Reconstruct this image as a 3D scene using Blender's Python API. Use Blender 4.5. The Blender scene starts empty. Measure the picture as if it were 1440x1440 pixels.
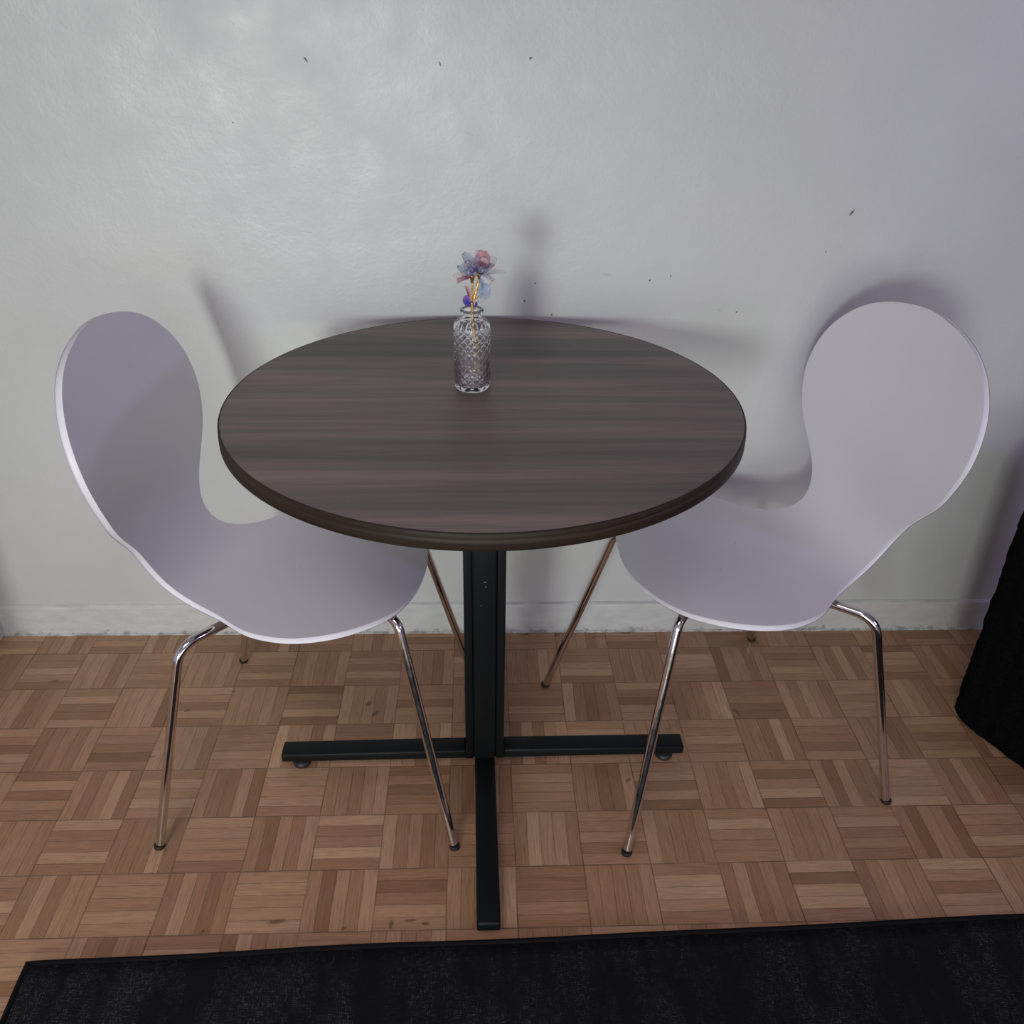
import bpy, bmesh, math, random
from mathutils import Vector, Matrix, noise
R = math.radians
C = bpy.context.scene.collection
rng = random.Random(7)
T = 0.1145            # parquet tile size in metres

# ------------------------------------------------------------------ helpers
def obj(name, bm, m, parent=None, smooth=True, loc=None, rot=None):
    me = bpy.data.meshes.new(name)
    bmesh.ops.recalc_face_normals(bm, faces=bm.faces)
    bm.to_mesh(me); bm.free()
    if smooth:
        for p in me.polygons: p.use_smooth = True
    o = bpy.data.objects.new(name, me); C.objects.link(o)
    for mm in (m if isinstance(m, (list, tuple)) else [m]): me.materials.append(mm)
    if parent: o.parent = parent
    if loc: o.location = loc
    if rot: o.rotation_euler = rot
    return o

def tag(o, label, cat, group=None):
    o['label'] = label; o['category'] = cat
    if group: o['group'] = group
    return o

def struct(name, bm, m, smooth=False):
    o = obj(name, bm, m, smooth=smooth); o['kind'] = 'structure'; return o

def thing(name, label, cat, loc=(0, 0, 0), rotz=0, group=None):
    o = bpy.data.objects.new(name, None); C.objects.link(o)
    o.location = loc; o.rotation_euler = (0, 0, rotz)
    o.empty_display_size = 0.05
    return tag(o, label, cat, group)

def sharp(o, ang=35):
    me = o.data; bm = bmesh.new(); bm.from_mesh(me)
    for e in bm.edges:
        e.smooth = not (len(e.link_faces) == 2 and e.calc_face_angle(0) > R(ang))
    bm.to_mesh(me); bm.free(); return o

def box(bm, x0, x1, y0, y1, z0, z1):
    vs = [bm.verts.new((x, y, z)) for x in (x0, x1) for y in (y0, y1) for z in (z0, z1)]
    for f in ((0,1,3,2),(4,6,7,5),(0,4,5,1),(2,3,7,6),(0,2,6,4),(1,5,7,3)):
        bm.faces.new([vs[i] for i in f])

def bevel(bm, w, seg=3, ang=30):
    bmesh.ops.recalc_face_normals(bm, faces=bm.faces)
    es = [e for e in bm.edges if len(e.link_faces) == 2 and e.calc_face_angle(0) > R(ang)]
    bmesh.ops.bevel(bm, geom=es, offset=w, segments=seg, profile=0.5, affect='EDGES', clamp_overlap=True)

def lathe(bm, prof, n=48, c=(0, 0), fn=None):
    """prof: list of (r,z). r==0 ends collapse"""
    rows = []
    for i, (r, z) in enumerate(prof):
        if r < 1e-6: rows.append([bm.verts.new((c[0], c[1], z))])
        else:
            rows.append([bm.verts.new((c[0] + (r + (fn(i, k, n) if fn else 0)) * math.cos(2*math.pi*k/n),
                                       c[1] + (r + (fn(i, k, n) if fn else 0)) * math.sin(2*math.pi*k/n), z)) for k in range(n)])
    for a, b in zip(rows[:-1], rows[1:]):
        for k in range(n):
            q = [a[k % len(a)], a[(k+1) % len(a)], b[(k+1) % len(b)], b[k % len(b)]]
            u = []
            for v in q:
                if v not in u: u.append(v)
            if len(u) >= 3: bm.faces.new(u)

def tube(bm, pts, r, n=16, caps=True):
    pts = [Vector(p) for p in pts]
    rs = r if isinstance(r, (list, tuple)) else [r]*len(pts)
    t0 = (pts[1]-pts[0]).normalized()
    up = Vector((0, 0, 1)) if abs(t0.z) < .9 else Vector((1, 0, 0))
    nrm = t0.cross(up).normalized(); rows = []
    for i, p in enumerate(pts):
        t = (pts[min(i+1, len(pts)-1)] - pts[max(i-1, 0)]).normalized()
        nrm = (nrm - t*nrm.dot(t)).normalized(); b = t.cross(nrm)
        rows.append([bm.verts.new(p + rs[i]*(nrm*math.cos(2*math.pi*k/n) + b*math.sin(2*math.pi*k/n))) for k in range(n)])
    for a, b in zip(rows[:-1], rows[1:]):
        for k in range(n): bm.faces.new((a[k], a[(k+1) % n], b[(k+1) % n], b[k]))
    if caps: bm.faces.new(rows[0]); bm.faces.new(rows[-1])

def fillet(a, b, c, rad, n=10):
    """polyline a -> rounded corner at b -> c"""
    a, b, c = Vector(a), Vector(b), Vector(c)
    d1 = (a-b).normalized(); d2 = (c-b).normalized()
    half = d1.angle(d2)/2; L = rad/math.tan(half)
    p1 = b+d1*L; p2 = b+d2*L
    cen = b+(d1+d2).normalized()*(rad/math.sin(half))
    out = [a.lerp(p1, i/6) for i in range(6)]
    v1 = p1-cen; v2 = p2-cen; tot = v1.angle(v2)
    for i in range(n+1):
        u = i/n
        out.append(cen + (v1*math.sin((1-u)*tot) + v2*math.sin(u*tot))/math.sin(tot))
    return out + [p2.lerp(c, i/4) for i in range(1, 5)]

def extrude_poly(bm, poly, z0, z1):
    a = [bm.verts.new((x, y, z0)) for x, y in poly]; b = [bm.verts.new((x, y, z1)) for x, y in poly]
    n = len(poly)
    for k in range(n): bm.faces.new((a[k], a[(k+1) % n], b[(k+1) % n], b[k]))
    bm.faces.new(a[::-1]); bm.faces.new(b)

# ------------------------------------------------------------------ material helpers
class NT:
    def __init__(s, name):
        s.m = bpy.data.materials.new(name); s.m.use_nodes = True
        s.t = s.m.node_tree; s.t.nodes.clear()
        s.out = s.n('ShaderNodeOutputMaterial')
    def n(s, typ, **kw):
        nd = s.t.nodes.new(typ)
        for k, v in kw.items(): setattr(nd, k, v)
        return nd
    def put(s, sock, v):
        if hasattr(v, 'node'): s.t.links.new(v, sock)
        elif isinstance(v, (tuple, list)) and len(v) == 3 and sock.type == 'RGBA': sock.default_value = (*v, 1)
        else: sock.default_value = v
    def math(s, op, a, b=0.0, c=None):
        nd = s.n('ShaderNodeMath', operation=op); s.put(nd.inputs[0], a); s.put(nd.inputs[1], b)
        if c is not None: s.put(nd.inputs[2], c)
        return nd.outputs[0]
    def vmath(s, op, a, b=(0, 0, 0), out=0):
        nd = s.n('ShaderNodeVectorMath', operation=op); s.put(nd.inputs[0], a); s.put(nd.inputs[1], b)
        return nd.outputs[out]
    def sep(s, v):
        nd = s.n('ShaderNodeSeparateXYZ'); s.put(nd.inputs[0], v); return nd.outputs
    def comb(s, x, y, z):
        nd = s.n('ShaderNodeCombineXYZ')
        for i, v in enumerate((x, y, z)): s.put(nd.inputs[i], v)
        return nd.outputs[0]
    def ramp(s, f, stops, interp='LINEAR'):
        nd = s.n('ShaderNodeValToRGB'); e = nd.color_ramp.elements; nd.color_ramp.interpolation = interp
        while len(e) < len(stops): e.new(.5)
        for el, (p, c) in zip(e, stops):
            el.position = p; el.color = (*c, 1) if len(c) == 3 else c
        s.put(nd.inputs[0], f); return nd.outputs[0]
    def noise(s, vec, scale, detail=2, rough=.5, dist=0.0, out='Fac'):
        nd = s.n('ShaderNodeTexNoise'); s.put(nd.inputs['Vector'], vec)
        nd.inputs['Scale'].default_value = scale; nd.inputs['Detail'].default_value = detail
        nd.inputs['Roughness'].default_value = rough; nd.inputs['Distortion'].default_value = dist
        return nd.outputs[out]
    def mix(s, f, a, b, typ='MIX'):
        nd = s.n('ShaderNodeMix', data_type='RGBA', blend_type=typ)
        s.put(nd.inputs['Factor'], f); s.put(nd.inputs['A'], a); s.put(nd.inputs['B'], b); return nd.outputs['Result']
    def maprange(s, v, a, b, c=0.0, d=1.0, smooth=False):
        nd = s.n('ShaderNodeMapRange', interpolation_type='SMOOTHSTEP' if smooth else 'LINEAR')
        for i, q in enumerate((v, a, b, c, d)): s.put(nd.inputs[i], q)
        return nd.outputs[0]
    def obco(s):
        return s.n('ShaderNodeTexCoord').outputs['Object']
    def bump(s, h, strength=.2, dist=.001):
        nd = s.n('ShaderNodeBump'); nd.inputs['Strength'].default_value = strength; nd.inputs['Distance'].default_value = dist
        s.put(nd.inputs['Height'], h); return nd.outputs[0]
    def bsdf(s, **kw):
        nd = s.n('ShaderNodeBsdfPrincipled')
        for k, v in kw.items(): s.put(nd.inputs[k.replace('_', ' ')], v)
        s.t.links.new(nd.outputs[0], s.out.inputs[0]); return nd
    def specks(s, co, axes, lst, edge=.35):
        """stains: elongated spots (u, v, half-length, half-width, angle); result 0..1"""
        xyz = s.sep(co); wob = s.noise(co, 260, 2)
        acc = None
        for (u, v, a, b, ang) in lst:
            du = s.math('SUBTRACT', xyz[axes[0]], u); dv = s.math('SUBTRACT', xyz[axes[1]], v)
            ca, sa = math.cos(ang), math.sin(ang)
            p = s.math('ADD', s.math('MULTIPLY', du, ca/a), s.math('MULTIPLY', dv, sa/a))
            q = s.math('ADD', s.math('MULTIPLY', du, -sa/b), s.math('MULTIPLY', dv, ca/b))
            d = s.math('SQRT', s.math('ADD', s.math('MULTIPLY', p, p), s.math('MULTIPLY', q, q)))
            d = s.math('ADD', d, s.math('MULTIPLY', s.math('SUBTRACT', wob, .5), 1.2))
            k = s.maprange(d, 1.0+edge, 1.0-edge)
            acc = k if acc is None else s.math('MAXIMUM', acc, k)
        return acc
SHELL = [(0.201542,0.425662,0.000000),(0.201246,0.425775,0.013220),(0.200359,0.426113,0.026487),(0.198879,0.426667,0.039837),(0.196805,0.427427,0.053284),(0.194133,0.428373,0.066809),(0.190861,0.429484,0.080354),(0.186986,0.430731,0.093809),(0.182505,0.432081,0.107005),(0.177417,0.433496,0.119704),(0.171720,0.434934,0.131589),(0.165419,0.436352,0.142445),(0.158516,0.437704,0.152478),(0.151022,0.438948,0.161732),(0.142947,0.440045,0.170263),(0.134310,0.440969,0.178153),(0.125126,0.441698,0.185520),(0.115417,0.442210,0.192379),(0.105202,0.442493,0.198434),(0.094504,0.442535,0.203641),(0.083345,0.442332,0.207976),(0.071746,0.441885,0.211419),(0.059732,0.441198,0.213951),(0.047323,0.440278,0.215560),(0.034541,0.439147,0.216160),(0.021405,0.437838,0.215379),(0.007934,0.436387,0.213235),(-0.005857,0.434838,0.209819),(-0.019949,0.433237,0.205245),(-0.034326,0.431635,0.199653),(-0.048969,0.430068,0.192666),(-0.063848,0.428459,0.182886),(-0.078932,0.426760,0.170947),(-0.094213,0.425098,0.157894),(-0.109695,0.423802,0.145229),(-0.125368,0.423418,0.134892),(-0.141119,0.424555,0.126095),(-0.156691,0.427678,0.118572),(-0.171654,0.433190,0.112744),(-0.185273,0.441546,0.109045),(-0.196590,0.452850,0.107843),(-0.205197,0.466336,0.109225),(-0.211447,0.481037,0.113005),(-0.215744,0.496369,0.118861),(-0.218488,0.511975,0.126408),(-0.220154,0.527627,0.135302),(-0.221285,0.543198,0.146755),(-0.222241,0.558625,0.159708),(-0.223163,0.573876,0.172307),(-0.224077,0.588923,0.183284),(-0.225126,0.603735,0.191736),(-0.226445,0.618275,0.197935),(-0.228099,0.632506,0.203248),(-0.230091,0.646396,0.207513),(-0.232374,0.659920,0.210573),(-0.234860,0.673065,0.212303),(-0.237464,0.685821,0.212600),(-0.240146,0.698173,0.211693),(-0.242875,0.710106,0.209899),(-0.245625,0.721605,0.207198),(-0.248368,0.732656,0.203577),(-0.251080,0.743246,0.199032),(-0.253738,0.753363,0.193565),(-0.256322,0.762996,0.187184),(-0.258814,0.772132,0.180007),(-0.261195,0.780761,0.172236),(-0.263451,0.788873,0.163827),(-0.265569,0.796457,0.154748),(-0.267543,0.803502,0.144980),(-0.269366,0.809999,0.134520),(-0.271035,0.815938,0.123272),(-0.272545,0.821309,0.111126),(-0.273895,0.826104,0.098391),(-0.275081,0.830317,0.085317),(-0.276103,0.833939,0.072089),(-0.276957,0.836967,0.058832),(-0.277642,0.839394,0.045625),(-0.278158,0.841218,0.032500),(-0.278502,0.842435,0.019459),(-0.278675,0.843044,0.006479),(-0.278696,0.843120,0.000000)]

# ------------------------------------------------------------------ materials
def mat_wall():
    s = NT('painted_wall'); co = s.obco()
    f = s.noise(co, 3.0, 3, .55)
    col = s.ramp(f, [(.3, (.555, .562, .556)), (.7, (.605, .612, .607))])
    tint = s.noise(s.vmath('MULTIPLY', co, (1, 1, 2.2)), 1.7, 2)
    col = s.mix(s.maprange(tint, .5, .85, 0.0, .55), col, (.585, .572, .55))
    marks = s.specks(co, (0, 2), [
        (-.285, 1.169, .0042, .0016, 2.2), (-.067, 1.166, .0036, .0012, 1.9), (.081, 1.176, .0026, .0016, .3),
        (.665, .936, .0062, .0018, .95), (.311, .811, .0019, .0017, 0), (.350, .819, .0022, .001, 1.6),
        (.099, .804, .0022, .0011, 1.2), (.080, .771, .0020, .0018, 0), (.132, .745, .0018, .0016, 0),
        (.631, .866, .0015, .001, 1.4), (-.416, 1.073, .0013, .0013, 0), (.482, .752, .0014, .0012, 0), (.45, .755, .001, .0009, 0)])
    col = s.mix(s.math('MULTIPLY', marks, .9), col, (.06, .05, .045))
    faint = s.specks(co, (0, 2), [(.231, .821, .0085, .0028, -.25), (-.02, 1.06, .010, .0010, -.4), (-.70, .30, .008, .003, .3)])
    col = s.mix(s.math('MULTIPLY', faint, .30), col, (.30, .29, .29))
    h = s.math('ADD', s.math('MULTIPLY', s.noise(co, 160, 3, .6), .5), s.math('ADD', s.noise(co, 34, 3, .6), s.math('MULTIPLY', s.noise(co, 7, 2), 2.0)))
    s.bsdf(Base_Color=col, Roughness=s.maprange(s.noise(co, 14, 3), .3, .7, .33, .52), Specular_IOR_Level=.45,
           Normal=s.bump(h, .5, .0022))
    return s.m

def mat_baseboard():
    s = NT('painted_baseboard'); co = s.obco(); x, y, z = s.sep(co)
    n1 = s.noise(s.vmath('MULTIPLY', co, (1, 1, 3)), 22, 4, .6)
    col = s.ramp(n1, [(.35, (.56, .565, .555)), (.65, (.64, .645, .635))])
    low = s.maprange(z, .026, .0)
    grime = s.maprange(s.math('ADD', s.noise(s.vmath('MULTIPLY', co, (1, 1, 1.6)), 55, 5, .7), s.math('MULTIPLY', low, .30)), .72, .86)
    col = s.mix(s.math('MULTIPLY', grime, .75), col, (.23, .22, .17))
    spots = s.maprange(s.noise(co, 90, 2, .5), .735, .78)
    col = s.mix(s.math('MULTIPLY', spots, .7), col, (.16, .15, .14))
    line = s.math('MULTIPLY', s.maprange(s.math('ABSOLUTE', s.math('SUBTRACT', z, .0785)), .003, .0005), s.maprange(s.noise(s.vmath('MULTIPLY', co, (1, 1, .2)), 14, 3), .42, .6))
    col = s.mix(s.math('MULTIPLY', line, .5), col, (.30, .29, .26))
    s.bsdf(Base_Color=col, Roughness=.45, Normal=s.bump(n1, .4, .002))
    return s.m

def mat_parquet():
    s = NT('oak_parquet'); co = s.obco(); x, y, z = s.sep(co)
    lx = s.math('SUBTRACT', s.math('DIVIDE', x, T), .457); ly = s.math('SUBTRACT', s.math('DIVIDE', y, T), 2.87)
    wv = s.noise(co, 6, 1)
    lx = s.math('ADD', lx, s.math('MULTIPLY', s.math('SUBTRACT', wv, .5), .05))
    ix = s.math('FLOOR', lx); iy = s.math('FLOOR', ly)
    fx = s.math('SUBTRACT', lx, ix); fy = s.math('SUBTRACT', ly, iy)
    par = s.math('FLOORED_MODULO', s.math('ADD', ix, iy), 2.0)          # 0: fingers along x, 1: along y
    def sel(a, b): return s.math('ADD', s.math('MULTIPLY', a, s.math('SUBTRACT', 1.0, par)), s.math('MULTIPLY', b, par))
    across = s.math('MULTIPLY', sel(fy, fx), 5.0); along = sel(fx, fy)
    k = s.math('FLOOR', across); fk = s.math('SUBTRACT', across, k)
    def rnd(a, b, c):
        nd = s.n('ShaderNodeTexWhiteNoise'); s.put(nd.inputs['Vector'], s.comb(a, b, c)); return nd.outputs
    q = rnd(ix, iy, k); q2 = rnd(ix, iy, s.math('ADD', k, 37.0)); tq = rnd(ix, iy, -5.0)
    v = s.math('ADD', s.math('MULTIPLY', q['Value'], .82), s.math('MULTIPLY', tq['Value'], .18))
    base = s.ramp(v, [(0, (.235, .115, .053)), (.2, (.345, .182, .092)), (.5, (.465, .268, .148)), (.8, (.56, .345, .203)), (1, (.64, .415, .25))])
    hue = s.mix(s.math('MULTIPLY', q2['Value'], .5), base, (.44, .245, .15), 'MIX')
    # grain runs along every finger
    gv = s.comb(s.math('MULTIPLY', along, 2.2), s.math('MULTIPLY', sel(fy, fx), 46.0), s.math('ADD', s.math('MULTIPLY', q['Value'], 91.0), s.math('MULTIPLY', q2['Value'], 13.0)))
    g1 = s.noise(gv, 1.0, 5, .65, .35)
    g2 = s.noise(s.vmath('MULTIPLY', gv, (2.5, 3.2, 1)), 1.0, 3, .6)
    g = s.math('ADD', s.math('MULTIPLY', g1, .65), s.math('MULTIPLY', g2, .35))
    col = s.mix(s.maprange(g, .56, .34), hue, (.13, .066, .034), 'MIX') if False else s.mix(s.math('MULTIPLY', s.maprange(g, .55, .33), .55), hue, (.17, .088, .045))
    col = s.mix(s.math('MULTIPLY', s.maprange(g, .54, .72), .35), col, (.56, .40, .27))
    # seams
    e1 = s.math('MINIMUM', fk, s.math('SUBTRACT', 1.0, fk))
    seam = s.math('MULTIPLY', s.maprange(e1, .055, .012), s.maprange(s.noise(co, 40, 2), .35, .6, .35, .85))
    e2 = s.math('MINIMUM', s.math('MINIMUM', fx, s.math('SUBTRACT', 1.0, fx)), s.math('MINIMUM', fy, s.math('SUBTRACT', 1.0, fy)))
    seam2 = s.maprange(e2, .014, .004)
    sm = s.math('MAXIMUM', s.math('MULTIPLY', seam, .6), s.math('MULTIPLY', seam2, s.maprange(s.noise(co, 11, 2), .35, .65, .25, .75)))
    col = s.mix(sm, col, (.055, .028, .015))
    # wear: dull blotches, knots and burns
    wear = s.noise(co, 4.2, 3, .6)
    col = s.mix(s.math('MULTIPLY', s.maprange(wear, .52, .72), .22), col, (.30, .22, .17))
    marks = s.specks(co, (0, 1), [(-.219, .128, .011, .0045, .9), (-.235, .158, .008, .005, .9), (-.328, -.338, .014, .0035, .15),
        (-.148, -.347, .008, .003, 1.5), (-.118, -.341, .009, .0025, .1), (-.094, -.347, .006, .003, 0), (-.221, -.352, .0045, .0022, .6), (-.44, -.353, .005, .002, .8),
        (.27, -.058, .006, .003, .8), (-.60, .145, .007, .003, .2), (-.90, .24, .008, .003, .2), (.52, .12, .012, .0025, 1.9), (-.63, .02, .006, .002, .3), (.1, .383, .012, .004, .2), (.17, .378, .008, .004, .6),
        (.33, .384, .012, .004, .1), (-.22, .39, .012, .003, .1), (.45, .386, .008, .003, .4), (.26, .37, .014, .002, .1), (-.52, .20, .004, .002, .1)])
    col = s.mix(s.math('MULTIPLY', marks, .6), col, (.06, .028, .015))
    h = s.math('SUBTRACT', s.math('MULTIPLY', g, .25), sm)
    s.bsdf(Base_Color=col, Roughness=s.maprange(s.noise(co, 9, 3), .3, .7, .34, .5), Specular_IOR_Level=.35, Normal=s.bump(h, .5, .0006))
    return s.m

def mat_walnut(name, edge=False):
    s = NT(name); co = s.obco()
    if edge:
        x, y, z = s.sep(co)
        ang = s.math('ARCTAN2', y, x)
        v = s.comb(s.math('MULTIPLY', ang, 1.1), s.math('MULTIPLY', z, 130.0), 0.0)
        g = s.noise(v, 1.6, 5, .6, .3)
        col = s.ramp(g, [(.25, (.012, .007, .005)), (.5, (.025, .016, .011)), (.75, (.045, .030, .020))])
    else:
        x, y, z = s.sep(co)
        band = s.noise(s.comb(s.math('MULTIPLY', x, .8), s.math('MULTIPLY', y, 11.0), 3.7), 1.0, 2, .55, .0)
        g = s.noise(s.comb(s.math('MULTIPLY', x, 2.6), s.math('MULTIPLY', y, 58.0), 1.3), 1.0, 6, .68, .5)
        g2 = s.noise(s.comb(s.math('MULTIPLY', x, 9.0), s.math('MULTIPLY', y, 330.0), 7.0), 1.0, 3, .6)
        f = s.math('ADD', s.math('ADD', s.math('MULTIPLY', band, .62), s.math('MULTIPLY', g, .38)), s.math('MULTIPLY', s.math('SUBTRACT', g2, .5), .14))
        col = s.ramp(f, [(.36, (.083, .067, .064)), (.45, (.128, .101, .095)), (.53, (.177, .131, .124)), (.63, (.265, .185, .172))])
    s.bsdf(Base_Color=col, Roughness=.5 if edge else .46, Specular_IOR_Level=.22 if edge else .4, Normal=s.bump(g, .12, .0004))
    return s.m

def mat_plain(name, col, rough=.5, metal=0.0, noise_amt=.06, scale=60, bump=.05, spec=.5):
    s = NT(name); co = s.obco(); n = s.noise(co, scale, 3)
    c = s.mix(s.maprange(n, .3, .7), tuple(v*(1-noise_amt) for v in col), tuple(min(1, v*(1+noise_amt)) for v in col))
    s.bsdf(Base_Color=c, Roughness=rough, Metallic=metal, Specular_IOR_Level=spec, Normal=s.bump(n, bump, .0005))
    return s.m

def mat_lacquer():
    s = NT('white_lacquer'); co = s.obco(); n = s.noise(co, 220, 3)
    col = s.mix(s.maprange(s.noise(co, 5, 2), .35, .7), (.74, .71, .78), (.77, .745, .81))
    mk = s.specks(co, (0, 1), [(.06, .055, .0018, .0016, 0), (-.01, -.02, .0014, .0012, 0)])
    col = s.mix(s.math('MULTIPLY', mk, .5), col, (.25, .22, .22))
    s.bsdf(Base_Color=col, Roughness=.42, Specular_IOR_Level=.4, Normal=s.bump(n, .06, .0004))
    return s.m

def mat_chrome():
    s = NT('chrome'); co = s.obco(); n = s.noise(co, 90, 2)
    s.bsdf(Base_Color=(.72, .70, .69), Metallic=1.0, Roughness=s.maprange(n, .3, .7, .07, .16)); return s.m

def mat_black_metal():
    s = NT('black_powder_coat'); co = s.obco(); n = s.noise(co, 700, 2)
    mk = s.specks(co, (0, 2), [(.001, .437, .0030, .0007, 0), (.002, .428, .0016, .0010, 0), (-.006, .39, .0012, .0005, .4)], .2)
    col = s.mix(s.math('MULTIPLY', mk, .5), (.0042, .0060, .0068), (.35, .36, .36))
    s.bsdf(Base_Color=col, Roughness=.48, Specular_IOR_Level=.22, Normal=s.bump(n, .15, .0003)); return s.m

def mat_rug():
    s = NT('rug_weave'); co = s.obco(); x, y, z = s.sep(co)
    wx = s.noise(s.vmath('MULTIPLY', co, (700, 90, 1)), 1.0, 2, .6); wy = s.noise(s.vmath('MULTIPLY', co, (90, 600, 1)), 1.0, 2, .6)
    weave = s.math('MAXIMUM', wx, wy)
    patch = s.noise(s.vmath('MULTIPLY', co, (9, 5, 1)), 1.0, 4, .62)
    streak = s.noise(s.vmath('MULTIPLY', co, (38, 6, 1)), 1.0, 3, .6)
    m = s.math('ADD', s.math('MULTIPLY', patch, .6), s.math('MULTIPLY', streak, .4))
    fleck = s.math('MULTIPLY', s.maprange(weave, .56, .74), s.maprange(m, .45, .66))
    col = s.mix(fleck, (.0085, .0088, .0105), (.13, .135, .15))
    col = s.mix(s.math('MULTIPLY', s.maprange(patch, .5, .75), .2), col, (.03, .032, .038))
    s.bsdf(Base_Color=col, Roughness=.95, Specular_IOR_Level=.1, Normal=s.bump(s.math('ADD', wx, wy), .6, .0015)); return s.m

def mat_plush():
    s = NT('black_plush'); co = s.obco(); n = s.noise(co, 240, 4, .7)
    col = s.mix(s.maprange(n, .35, .7), (.0024, .0024, .003), (.0085, .0085, .0095))
    s.bsdf(Base_Color=col, Roughness=1.0, Specular_IOR_Level=.05, Normal=s.bump(n, .8, .003)); return s.m

def mat_glass():
    s = NT('clear_cut_glass')
    s.bsdf(Base_Color=(.985, .985, 1.0), Roughness=.02, Transmission_Weight=.985, IOR=1.5); return s.m

def mat_gold():
    s = NT('gold_foil'); co = s.obco(); n = s.noise(co, 420, 3, .6)
    s.bsdf(Base_Color=s.mix(s.maprange(n, .35, .7), (.55, .30, .09), (.92, .64, .24)), Metallic=1.0, Roughness=.28, Normal=s.bump(n, .7, .0012)); return s.m

def mat_film(name, a, b, clear):
    s = NT(name); co = s.obco(); n = s.noise(co, 95, 3, .6, .6)
    col = s.mix(s.maprange(n, .38, .62), a, b)
    p = s.bsdf(Base_Color=col, Roughness=.16, Specular_IOR_Level=.8, Normal=s.bump(s.noise(co, 190, 2), .6, .002))
    p.inputs['Thin Film Thickness'].default_value = 420; p.inputs['Thin Film IOR'].default_value = 1.6
    tr = s.n('ShaderNodeBsdfTransparent'); tl = s.n('ShaderNodeBsdfTranslucent'); s.put(tl.inputs[0], col)
    m1 = s.n('ShaderNodeMixShader'); m1.inputs[0].default_value = .35
    s.t.links.new(p.outputs[0], m1.inputs[1]); s.t.links.new(tl.outputs[0], m1.inputs[2])
    mx = s.n('ShaderNodeMixShader'); s.put(mx.inputs[0], s.maprange(s.noise(co, 60, 2), .35, .65, clear-.12, clear+.12))
    s.t.links.new(m1.outputs[0], mx.inputs[1]); s.t.links.new(tr.outputs[0], mx.inputs[2]); s.t.links.new(mx.outputs[0], s.out.inputs[0])
    return s.m

WALL, BASEB, FLOOR = mat_wall(), mat_baseboard(), mat_parquet()
WOOD, WOODE = mat_walnut('walnut_laminate'), mat_walnut('walnut_edge_band', True)
LACQ, CHROME, BLACKM = mat_lacquer(), mat_chrome(), mat_black_metal()
RUBBER = mat_plain('black_rubber', (.012, .012, .012), .6)
PLAST = mat_plain('black_plastic', (.018, .018, .018), .45)
STEEL = mat_plain('dull_steel', (.10, .10, .10), .4, .8)
CEIL = mat_plain('ceiling_paint', (.72, .72, .71), .9, scale=30)
RUG, BIND = mat_rug(), mat_plain('rug_binding', (.007, .007, .008), .9, scale=400, bump=.5, spec=.1)
PLUSH, GLASS, GOLD = mat_plush(), mat_glass(), mat_gold()
FILM = {'blue': mat_film('film_blue', (.10, .18, .78), (.42, .16, .66), .10),
        'pink': mat_film('film_pink', (.94, .60, .70), (.95, .76, .78), .28),
        'rose': mat_film('film_rose', (.80, .20, .50), (.95, .55, .55), .12),
        'pale': mat_film('film_pale', (.82, .86, .97), (.94, .90, .98), .48),
        'steel': mat_film('film_steel', (.42, .62, .80), (.58, .68, .90), .25)}

# ------------------------------------------------------------------ the room
def wall_y(x): return .4036 + (x + 1.08) * (-.0048)
bm = bmesh.new(); box(bm, -3.2, 2.7, -3.4, .46, -.08, 0); struct('floor', bm, FLOOR)
bm = bmesh.new()
a = [bm.verts.new((x, y, z)) for z in (-.08, 2.5) for x, y in ((-3.2, wall_y(-3.2)), (2.7, wall_y(2.7)), (2.7, .52), (-3.2, .52))]
for f in ((0,1,5,4),(1,2,6,5),(2,3,7,6),(3,0,4,7),(4,5,6,7),(3,2,1,0)): bm.faces.new([a[i] for i in f])
struct('wall_back', bm, WALL)
bm = bmesh.new(); box(bm, 2.6, 2.7, -3.4, .40, 0, 2.5); struct('wall_right', bm, WALL)
bm = bmesh.new(); box(bm, -1.20, -1.0715, .06, .4033, 0, 2.5); bevel(bm, .004, 2); struct('wall_left', bm, WALL)
bm = bmesh.new(); box(bm, -3.2, 2.7, -3.4, .52, 2.5, 2.58); struct('ceiling', bm, CEIL)
def baseboard(name, x0, x1):
    bm = bmesh.new(); n = 60; rows = []
    prof = [(0, .0), (-.0105, .0), (-.0105, .0035), (-.0072, .0052), (-.0070, .072), (-.0062, .0765), (-.003, .0800), (0, .0812)]
    for i in range(n+1):
        x = x0 + (x1-x0)*i/n
        rows.append([bm.verts.new((x, wall_y(x) + d*(1 + .12*noise.noise(Vector((x*9, j, 0)))), z + (.0008*noise.noise(Vector((x*6, 0, j*.1))) if z > .01 else 0))) for j, (d, z) in enumerate(prof)])
    for p, q in zip(rows[:-1], rows[1:]):
        for j in range(len(prof)-1): bm.faces.new((p[j], q[j], q[j+1], p[j+1]))
    for r_ in (rows[0], rows[-1]): bm.faces.new(r_)
    struct(name, bm, BASEB)
baseboard('baseboard_back', -1.0715, 2.6)

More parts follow.
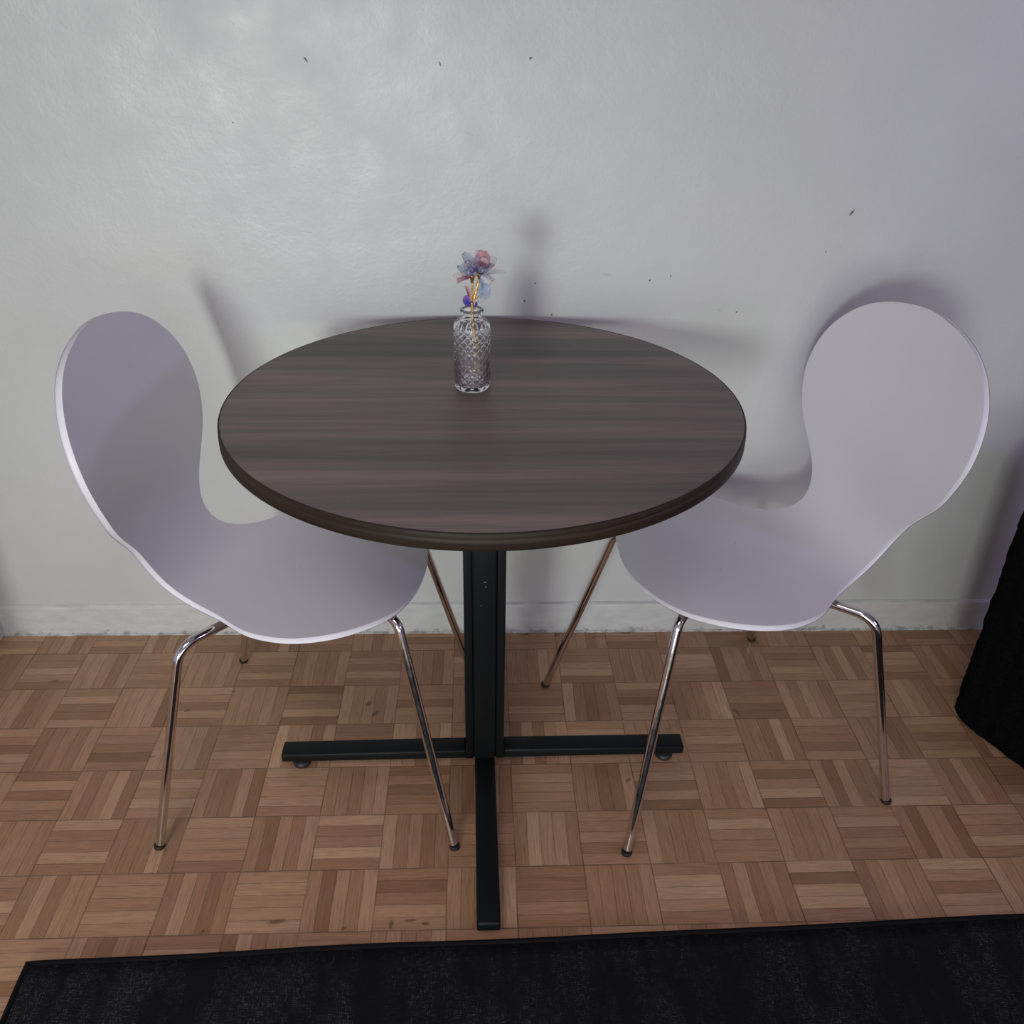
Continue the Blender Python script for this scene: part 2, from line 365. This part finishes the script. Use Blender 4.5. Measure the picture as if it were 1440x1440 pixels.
# ------------------------------------------------------------------ the table
def make_table():
    t = thing('dining_table', 'round walnut bistro table on a black steel cross base, with a glass vase on top', 'table', (.002, 0, 0), R(.5))
    bm = bmesh.new()
    lathe(bm, [(0, .7215), (.3815, .7215), (.3815, .7432), (.3805, .744), (0, .744)], 160)
    sharp(obj('tabletop', bm, WOOD, t))
    bm = bmesh.new()
    lathe(bm, [(.3812, .7215), (.3812, .7205), (.3835, .7205), (.3845, .7215), (.3845, .7335), (.3843, .7341), (.3840, .7346), (.3838, .7352), (.3838, .7360), (.3838, .7415), (.3830, .7434), (.3816, .7442), (.3812, .7436), (.3812, .7215)], 160)
    e = obj('edge_band', bm, WOODE, t); e['label'] = 'brown wood grain edge band'
    # column: a square post between two recessed channels
    c, d, fl, yf, g = .0183, .0375, .0352, .0300, .0210
    q = [(c, -d), (c, -.026), (g, -.026), (g, -yf), (fl, -yf)]
    poly = q + [(x, -y) for x, y in q[::-1]]
    poly = poly + [(-x, -y) for x, y in poly]
    bm = bmesh.new(); extrude_poly(bm, poly, .0330, .7100); bevel(bm, .0012, 2)
    sharp(obj('column', bm, BLACKM, t))
    bm = bmesh.new(); box(bm, -.15, .15, -.15, .15, .7095, .7209); bevel(bm, .004, 2); sharp(obj('mounting_plate', bm, BLACKM, t))
    for k, (ang, start) in enumerate(((0, .0345), (90, .0370), (180, .0345), (270, .0370))):
        bm = bmesh.new(); box(bm, start, .378, -.0185, .0185, .0215, .0420); bevel(bm, .0035, 3)
        for v in bm.verts:                                   # the ends dip and round off
            if v.co.x > .36 and v.co.z > .03: v.co.z -= .0025*(v.co.x-.36)/.018
        arm = sharp(obj('base_arm', bm, BLACKM, t, rot=(0, 0, R(ang))), 50)
        bm = bmesh.new(); lathe(bm, [(0, 0), (.014, 0), (.0165, .003), (.0165, .009), (.012, .012), (.006, .013), (.006, .0225), (0, .0225)], 24)
        obj('glide', bm, PLAST, arm, loc=(.345, 0, 0))
    return t
make_table()

# ------------------------------------------------------------------ the chairs
def shell_mesh():
    """one bent plywood sheet: seat, narrow waist and rounded back, 11 mm thick with a rounded rim"""
    th = .011; P = [Vector((x, 0, z)) for x, z, w in SHELL]; W = [w for x, z, w in SHELL]; N = len(P)
    tan = [(P[min(i+1, N-1)] - P[max(i-1, 0)]).normalized() for i in range(N)]
    tan[0] = (P[3] - P[0]).normalized(); tan[-1] = (P[-1] - P[-4]).normalized()
    nrm = [Vector((t.z, 0, -t.x)) for t in tan]
    def sm(t): t = min(1, max(0, t)); return t*t*(3-2*t)
    arc = [0]
    for i in range(1, N): arc.append(arc[-1] + (P[i]-P[i-1]).length)
    arc = [a/arc[-1] for a in arc]
    M = 24
    def pos(i, s):
        w = W[i]; cup = .0099*sm((arc[i]-.5)/.12)*(w*s/.2)**2
        return P[i] + Vector((0, w*s, 0)) + nrm[i]*cup
    def normal(i, s):
        dx = .0099*sm((arc[i]-.5)/.12)*2*(W[i]*s/.2)/.2
        return (nrm[i] - Vector((0, 1, 0))*dx).normalized()
    bm = bmesh.new()
    loop = [(i, -1) for i in range(N)] + [(i, 1) for i in range(N-2, 0, -1)]
    bp = [pos(*k) for k in loop]; bn = [normal(*k) for k in loop]; L = len(loop)
    out = [((bp[(k+1) % L]-bp[k-1]).normalized().cross(bn[k])).normalized() for k in range(L)]
    cen = Vector((0, 0, .5))
    rings = []
    rr = .0022; prof = [(0, 0)] + [(rr*math.sin(R(a)), -rr*(1-math.cos(R(a)))) for a in (30, 60, 90)]
    prof += [(rr + .0004, -th/2)] + [(o_, -th - d_) for o_, d_ in prof[::-1]]
    for o_, d_ in prof:
        rings.append([bm.verts.new(bp[k] + bn[k]*d_ + out[k]*o_) for k in range(L)])
    for A, B in zip(rings[:-1], rings[1:]):
        for k in range(L): bm.faces.new((A[k], A[(k+1) % L], B[(k+1) % L], B[k]))
    for ring, off in ((rings[0], 0), (rings[-1], -th)):
        rows = []
        for i in range(N):
            if i in (0, N-1): rows.append([ring[i]]); continue
            left = ring[i]; right = ring[L - i] if i > 0 else ring[0]
            rows.append([left] + [bm.verts.new(pos(i, -1+2*m/M) + normal(i, -1+2*m/M)*off) for m in range(1, M)] + [right])
        for A, B in zip(rows[:-1], rows[1:]):
            for m in range(M):
                u = []
                for v in (A[m if len(A) > 1 else 0], A[m+1 if len(A) > 1 else 0], B[m+1 if len(B) > 1 else 0], B[m if len(B) > 1 else 0]):
                    if v not in u: u.append(v)
                if len(u) > 2: bm.faces.new(u)
    return bm

def make_chair(label, loc, rz):
    t = thing('dining_chair', label, 'chair', loc, rz, 'white bentwood chairs at the round table')
    s = obj('seat_shell', shell_mesh(), LACQ, t)
    wn = s.modifiers.new('even_shading', 'WEIGHTED_NORMAL'); wn.weight = 60
    zc = .3920; zf = .4180
    for sx, foot, top in ((1, (.2605, .2205, .006), (.1700, .1340, zf)), (-1, (-.2390, .2440, .006), (-.1600, .1880, zc))):
        for sy in (1, -1):
            f = Vector((foot[0], foot[1]*sy, foot[2])); k = Vector((top[0], top[1]*sy, top[2])); c = Vector((.015*sx, .02*sy, zc+.001))
            bm = bmesh.new(); tube(bm, fillet(f + (k-f).normalized()*.003, k, c, .040 if sx < 0 else .024), .0077, 18)
            leg = sharp(obj('leg', bm, CHROME, t), 50)
            bm = bmesh.new(); d = (k-f).normalized()
            lathe(bm, [(0, 0), (.0082, 0), (.0092, .0015), (.0092, .0065), (.0084, .0078), (0, .0078)], 20)
            cap = sharp(obj('foot_cap', bm, RUBBER, leg, loc=(f.x - d.x*.006, f.y - d.y*.006, 0)), 50); cap['label'] = 'black rubber foot'
    bm = bmesh.new(); box(bm, -.055, .055, -.055, .055, .3990, .4098); bevel(bm, .0015, 2); sharp(obj('mounting_plate', bm, STEEL, t))
    for x, y, dz in ((.112, .097, .0), (.112, -.097, .0), (-.098, .112, -.0), (-.098, -.112, -.0)):
        bm = bmesh.new(); z1 = .4300 if x > 0 else .4150
        lathe(bm, [(0, zc), (.0105, zc), (.0105, z1-.001), (.009, z1), (0, z1)], 16, (x, y)); obj('spacer', bm, PLAST, t)
    return t
def copy_tree(o, parent=None):
    c = o.copy(); C.objects.link(c)
    if parent: c.parent = parent; c.matrix_parent_inverse = o.matrix_parent_inverse.copy()
    for ch in list(o.children): copy_tree(ch, c)
    return c
chair = make_chair('white bentwood chair left of the round table, facing right towards the vase', (-.2966, .0367, 0), -.07045)
chair2 = copy_tree(chair)
chair2.location = (.4412, .0578, 0); chair2.rotation_euler = (0, 0, 3.39296)
chair2['label'] = 'white bentwood chair on the right of the table, facing left, beside the black ottoman'

# ------------------------------------------------------------------ vase and flower
VX, VY, VZ = -.016, .046, .7441
def make_vase():
    bm = bmesh.new(); n = 96
    outer = [(0, .0025), (.018, .0022), (.0205, 0), (.0245, .0006), (.0266, .003), (.0272, .006)]
    zs0, zs1, nb = .008, .096, 90
    body0 = len(outer)
    outer += [(.0272, zs0 + (zs1-zs0)*i/nb) for i in range(nb+1)]
    body1 = len(outer)
    outer += [(.0271, .0985), (.0262, .1020), (.0235, .1052), (.0190, .1078), (.0148, .1098), (.0125, .1120), (.0121, .1142), (.0132, .1166),
              (.0158, .1186), (.0172, .1200), (.0177, .1214), (.0173, .1230), (.0160, .1238), (.0140, .1236), (.0118, .1222)]
    inner = [(.0108, .1190), (.0102, .1140), (.0106, .1112), (.0160, .1080), (.0215, .1042), (.0242, .1000), (.0250, .0950), (.0250, .0110), (.0225, .0072), (.012, .0062), (0, .0060)]
    def cut(i, k, nn):                                     # crossing wedge cuts, diamonds between them
        if i < body0 or i >= body1: return 0
        z = (outer[i][1]-zs0)/(zs1-zs0)
        u = 14*k/nn
        a = abs(((u + z*7.0) % 1) - .5)*2; b = abs(((u - z*7.0) % 1) - .5)*2
        edge = min(1, min(i-body0, body1-1-i)/3)
        return edge*(.0016*max(max(0, 1-a/.42), max(0, 1-b/.42)) - .0009)
    lathe(bm, outer + inner, n*3, fn=cut)
    o = obj('glass_vase', bm, GLASS, loc=(VX, VY, VZ))
    return tag(o, 'small clear cut glass bottle vase standing on the round wooden table', 'vase')
make_vase()

def petal_bm(L, Wd, cup, curl, seed, n=8, m=7):
    bm = bmesh.new(); g = []
    for i in range(n+1):
        u = i/n; w = Wd*(math.sin(math.pi*min(1, .08+u*.80))**.8)*(1 if u < .9 else .92)
        if i == n: w *= .72
        row = []
        for j in range(m+1):
            s = -1+2*j/m
            bend = cup*math.sin(u*math.pi*.5)
            x = L*u*math.cos(bend*.55); z = L*math.sin(u*bend)*.6
            z += .32*w*s*s*(1-.5*u) - curl*L*max(0, u-.6)**2*2.2
            v = Vector((x, w*s, z))
            v += Vector((.5, .4*s, 1))*.30*Wd*noise.noise(Vector((u*4.5+seed*7.1, s*2.8, seed)))*(.25+u)
            row.append(bm.verts.new(v))
        g.append(row)
    for a, b in zip(g[:-1], g[1:]):
        for j in range(m): bm.faces.new((a[j], a[j+1], b[j+1], b[j]))
    bmesh.ops.solidify(bm, geom=bm.faces[:], thickness=.00025)
    return bm

def make_flower():
    t = thing('artificial_flower', 'gold stemmed artificial flower with iridescent film petals standing in the glass vase', 'flower', (VX, VY, VZ))
    def w(px, py, dy=0.0):   # photo-plane helper: offsets in metres from the vase foot
        return Vector((px, dy, py))
    # stem
    pts = [w(.0145, .0140, -.002), w(.0125, .026, -.002), w(.0095, .046, -.003), w(.0065, .066, -.003), w(.0032, .084, -.003), (.0018, -.003, .098), w(.0014, .112, -.003), w(.0010, .124, -.003), w(.0004, .134, -.003)]
    fine = []
    for i in range(len(pts)-1):
        for k in range(8): fine.append(Vector(pts[i]).lerp(Vector(pts[i+1]), k/8))
    fine.append(Vector(pts[-1]))
    rad = []
    for i, p in enumerate(fine):
        base = .0011 + .0011*min(1, i/34); rad.append(base*(1+(.38 if i % 4 == 0 else -.1)*(i < 44)))
    bm = bmesh.new(); tube(bm, fine, rad, 10)
    for k in range(9):                                     # foil thorns
        p = fine[3+k*4]; ang = k*2.4
        tube(bm, [p, p + Vector((math.cos(ang)*.0034, math.sin(ang)*.0034, .0030))], [.0008, .0002], 6)
    stem = obj('stem', bm, GOLD, t)
    def branch(a, b, c, r0, r1):
        bm = bmesh.new(); P = []
        for i in range(13):
            u = i/12; P.append(Vector(a)*(1-u)**2 + 2*Vector(b)*u*(1-u) + Vector(c)*u*u)
        tube(bm, P, [r0+(r1-r0)*i/12 for i in range(13)], 10); return obj('branch', bm, GOLD, stem)
    j = w(.0004, .1335, -.003)
    h1 = w(.0010, .1640, -.005); h2 = w(.0110, .1690, .001)
    branch(j, w(.0005, .150, -.005), h1, .0020, .0017)
    branch(w(.0008, .131, -.002), w(.0060, .145, .0), h2, .0020, .0017)
    branch(w(.004, .1440, -.001), w(.009, .150, -.002), w(.0175, .1595, -.003), .0012, .0009)
    branch(w(.002, .1330, -.002), w(.006, .140, -.004), w(.0145, .147, -.006), .0011, .0008)
    branch(w(.0, .130, -.003), w(-.004, .136, -.006), w(-.0085, .140, -.007), .0011, .0008)
    for h, hh, rr in ((h1, .0105, .0058), (h2, .006, .0060)):
        bm = bmesh.new(); lathe(bm, [(0, -.002), (.0018, -.001), (.0026, hh*.3), (rr*.75, hh*.75), (rr, hh), (rr*.9, hh), (.001, hh*.6), (0, hh*.55)], 14)
        obj('calyx', bm, GOLD, t, loc=h)
    def head(c, axis, layers, seed0):
        ax = Vector(axis).normalized(); q = ax.to_track_quat('Z', 'Y').to_matrix().to_4x4()
        s = seed0
        for (cnt, L, Wd, pitch, cup, curl, mats, ph) in layers:
            for k in range(cnt):
                s += 1
                az = 2*math.pi*(k+ph)/cnt + rng.uniform(-.15, .15)
                m4 = Matrix.Translation(c) @ q @ Matrix.Rotation(az, 4, 'Z') @ Matrix.Translation((.0012, 0, 0)) @ Matrix.Rotation(-R(pitch + rng.uniform(-7, 7)), 4, 'Y') @ Matrix.Rotation(rng.uniform(-.2, .2), 4, 'X')
                o = obj('petal', petal_bm(L*rng.uniform(.9, 1.08), Wd, cup, curl, s), FILM[mats[k % len(mats)]], t)
                o.matrix_local = m4
    head(w(.0120, .1755, .001), (.18, -.35, 1), [
        (4, .016, .0070, 64, .3, .0, ['pink', 'pale', 'rose', 'pink'], .1),
        (5, .025, .0095, 56, .3, .1, ['pink', 'pale', 'pale', 'rose', 'steel'], .4),
        (6, .032, .0110, 40, .4, .3, ['pale', 'rose', 'pale', 'pale', 'steel', 'pink'], .0),
        (7, .035, .0085, 18, .3, .2, ['pale', 'pale', 'steel', 'pale', 'pale', 'pale', 'pale'], .35)], 3)
    head(w(-.0010, .1740, -.006), (-.55, -.35, .9), [
        (3, .015, .0060, 64, .3, .0, ['blue', 'pale', 'pale'], .2),
        (4, .022, .0080, 50, .4, .3, ['pale', 'pale', 'steel', 'pale'], .3),
        (5, .027, .0068, 22, .3, .2, ['blue', 'pale', 'blue', 'pale', 'rose'], .1)], 40)
    def leaf(c, d, L, Wd, m, seed, roll=0.0):
        q = Vector(d).normalized().to_track_quat('X', 'Z').to_matrix().to_4x4()
        o = obj('leaf', petal_bm(L, Wd, .5, .3, seed), FILM[m], t); o.matrix_local = Matrix.Translation(c) @ q @ Matrix.Rotation(roll, 4, 'X')
    leaf(w(.0165, .1590, -.003), (.5, -.1, .75), .021, .0105, 'pale', 61, 1.2)
    leaf(w(.0150, .1550, -.004), (.15, -.3, .8), .015, .008, 'steel', 64, 1.4)
    leaf(w(.0105, .1440, -.005), (.8, -.2, .55), .024, .0115, 'steel', 62, 1.1)
    leaf(w(.0080, .1380, -.006), (.9, -.4, .25), .016, .008, 'pale', 65, .8)
    leaf(w(-.0015, .1330, -.006), (-.85, -.35, .55), .017, .0085, 'blue', 63, -1.1)
    leaf(w(-.0025, .1420, -.005), (-.55, -.1, .85), .019, .0050, 'rose', 66, -.6)
    leaf(w(.004, .1260, -.005), (.55, -.5, .6), .011, .006, 'blue', 67, .9)
    for d, L in (((-.9, -.1, .30), .024), ((-.9, -.2, .42), .020), ((-.25, .1, .9), .034)):   # loose fibres
        bm = bmesh.new(); a = w(-.004, .170, -.006); tube(bm, [a, a + Vector(d)*L*.5 + Vector((0, 0, .001)), a + Vector(d)*L], [.0004, .0003, .00015], 6); obj('fibre', bm, GOLD, t)
    return t
make_flower()

# ------------------------------------------------------------------ rug
def make_rug():
    t = thing('area_rug', 'dark charcoal flecked area rug lying on the parquet along the bottom edge', 'rug', (-.684, -.403, 0), R(1.52))
    Lx, Ly = 2.30, 1.60
    bm = bmesh.new(); nx, ny = 115, 60; g = []
    for i in range(nx+1):
        row = []
        for j in range(ny+1):
            x = Lx*i/nx; y = -Ly*j/ny
            wob = .0035*noise.noise(Vector((x*3.1, 0, 4))) if j == 0 else 0
            sx = .004*noise.noise(Vector((0, y*4, 9))) if i == 0 else 0
            row.append(bm.verts.new((x+sx + (0.035*y if i == 0 else 0)*0, y+wob, .006+.0006*noise.noise(Vector((x*9, y*9, 0))))))
        g.append(row)
    for a, b in zip(g[:-1], g[1:]):
        for j in range(ny): bm.faces.new((a[j], b[j], b[j+1], a[j+1]))
    edge = [v.co.copy() for v in [g[i][0] for i in range(nx+1)]]; left = [g[0][j].co.copy() for j in range(ny+1)]
    r = bmesh.ops.extrude_face_region(bm, geom=bm.faces[:])
    for v in r['geom']:
        if isinstance(v, bmesh.types.BMVert): v.co.z = .0006
    obj('pile', bm, RUG, t)
    bm = bmesh.new()
    pts = left[::-1][:-1] + edge
    for p in pts: p.z = .0048
    tube(bm, pts, .0044, 10)
    b = obj('binding', bm, BIND, t); b['label'] = 'black stitched border cord'
    return t
make_rug()

# ------------------------------------------------------------------ ottoman
def make_ottoman():
    t = thing('ottoman', 'black ribbed plush ottoman by the wall at the right edge', 'ottoman', (.950, .118, 0), R(-65.0))
    # local x runs along the visible side, towards the viewer's right; local y runs back to the wall
    Lx, Ly, H, rc = .40, .32, .575, .055
    per = []
    def arc(cx, cy, a0):
        for k in range(9):
            a = R(a0 + 90*k/8); per.append((cx+rc*math.cos(a), cy+rc*math.sin(a), math.cos(a), math.sin(a)))
    def line(ax, ay, bx, by, nx, ny):
        n = max(4, int(math.hypot(bx-ax, by-ay)/.006))
        for k in range(1, n): per.append((ax+(bx-ax)*k/n, ay+(by-ay)*k/n, nx, ny))
    arc(rc, rc, 180); line(rc, 0, Lx-rc, 0, 0, -1); arc(Lx-rc, rc, 270); line(Lx, rc, Lx, Ly-rc, 1, 0)
    arc(Lx-rc, Ly-rc, 0); line(Lx-rc, Ly, rc, Ly, 0, 1); arc(rc, Ly-rc, 90); line(0, Ly-rc, 0, rc, -1, 0)
    cum = [0]
    for a, b in zip(per[:-1], per[1:]): cum.append(cum[-1]+math.hypot(b[0]-a[0], b[1]-a[1]))
    tot = cum[-1] + math.hypot(per[0][0]-per[-1][0], per[0][1]-per[-1][1]); ribs = round(tot/.042)
    prof = [(.006, 0.0), (.0, .006)] + [(0, .012+.0088*k) for k in range(1, 51)] + [(.001, H-.102), (.004, H-.082), (.009, H-.064), (.017, H-.047), (.028, H-.032), (.045, H-.018), (.068, H-.007), (.10, H)]
    bm = bmesh.new(); rows = []
    for inset, z in prof:
        row = []
        for (x, y, nx, ny), c in zip(per, cum):
            rib = .0075*(abs(math.sin(math.pi*ribs*c/tot))**.6 - .6)
            d = rib*min(1, z/.03+.3) - inset + .0035*noise.noise(Vector((x*38, y*38, z*38))) + .0022*noise.noise(Vector((x*110, y*110, z*110)))
            row.append(bm.verts.new((x+nx*d, y+ny*d, max(0, z + (.0015*noise.noise(Vector((x*60, y*60, 3))) if z > 0 else 0)))))
        rows.append(row)
    for a, b in zip(rows[:-1], rows[1:]):
        for k in range(len(per)): bm.faces.new((a[k], a[(k+1) % len(per)], b[(k+1) % len(per)], b[k]))
    bm.faces.new(rows[-1]); bm.faces.new(rows[0][::-1])
    obj('plush_cover', bm, PLUSH, t)
    return t
make_ottoman()

# ------------------------------------------------------------------ camera
cam = bpy.data.cameras.new('camera'); co = bpy.data.objects.new('camera', cam); C.objects.link(co)
cam.sensor_width = 36; cam.sensor_fit = 'HORIZONTAL'; cam.lens = 31.5724; cam.clip_start = .02
pi_, ya, ro = R(30.34074), R(2.50924), R(1.00560)
fwd = Vector((math.sin(ya)*math.cos(pi_), math.cos(ya)*math.cos(pi_), -math.sin(pi_)))
right = Vector((math.cos(ya), -math.sin(ya), 0)); up = right.cross(fwd)
r2 = math.cos(ro)*right + math.sin(ro)*up; u2 = -math.sin(ro)*right + math.cos(ro)*up
M4 = Matrix((r2, u2, -fwd)).transposed().to_4x4(); M4.translation = (-.00813, -1.24464, 1.27717)
co.matrix_world = M4
bpy.context.scene.camera = co

# ------------------------------------------------------------------ light
def area(name, loc, target, sx, sy, power, col, spread=180):
    l = bpy.data.lights.new(name, 'AREA'); l.shape = 'RECTANGLE'; l.size = sx; l.size_y = sy; l.energy = power; l.color = col; l.spread = R(spread)
    o = bpy.data.objects.new(name, l); C.objects.link(o); o.location = loc
    o.rotation_euler = (Vector(target)-Vector(loc)).to_track_quat('-Z', 'Y').to_euler(); return o
LIGHTS = dict(K=(.52, .56, .52), D=(.36, .37, .32), V=(.66, .52, 1.2), L=(.205, .215, .215), CE=(.80, .73, .72), W=(1.75, 1.68, 2.1))
def lamp(key, name, loc, target, sx, sy, base, spread=180):
    c = LIGHTS[key]; m = max(c)
    if m > 0: area(name, loc, target, sx, sy, base*m, tuple(v/m for v in c), spread)
lamp('K', 'window_light', (-1.70, -5.6, 1.35), (-.30, .4, .85), .80, .80, 16, 50)
lamp('D', 'low_lamp', (.9, -3.6, .60), (.5, .4, .6), .9, .5, 10, 110)
lamp('V', 'violet_lamp', (2.2, -1.3, 1.25), (-.3, .1, .7), .35, .35, 5)
lamp('L', 'wide_window_light', (-.6, -3.4, .58), (-.16, .4, .60), 1.7, .75, 10, 50)
lamp('CE', 'ceiling_bounce_fill', (-.5, -1.7, 2.46), (-.4, -1.2, 0), 1.3, 1.0, 14, 100)  # added overhead fill standing in for light bounced off the ceiling
w = bpy.data.worlds.new('world'); bpy.context.scene.world = w; w.use_nodes = True
w.node_tree.nodes['Background'].inputs[0].default_value = (*LIGHTS['W'], 1); w.node_tree.nodes['Background'].inputs[1].default_value = .2
vs = bpy.context.scene.view_settings
bpy.context.scene.display_settings.display_device = 'sRGB'
vs.view_transform = 'Standard'; vs.look = 'None'; vs.gamma = 1; vs.use_curve_mapping = False; vs.exposure = 0.0
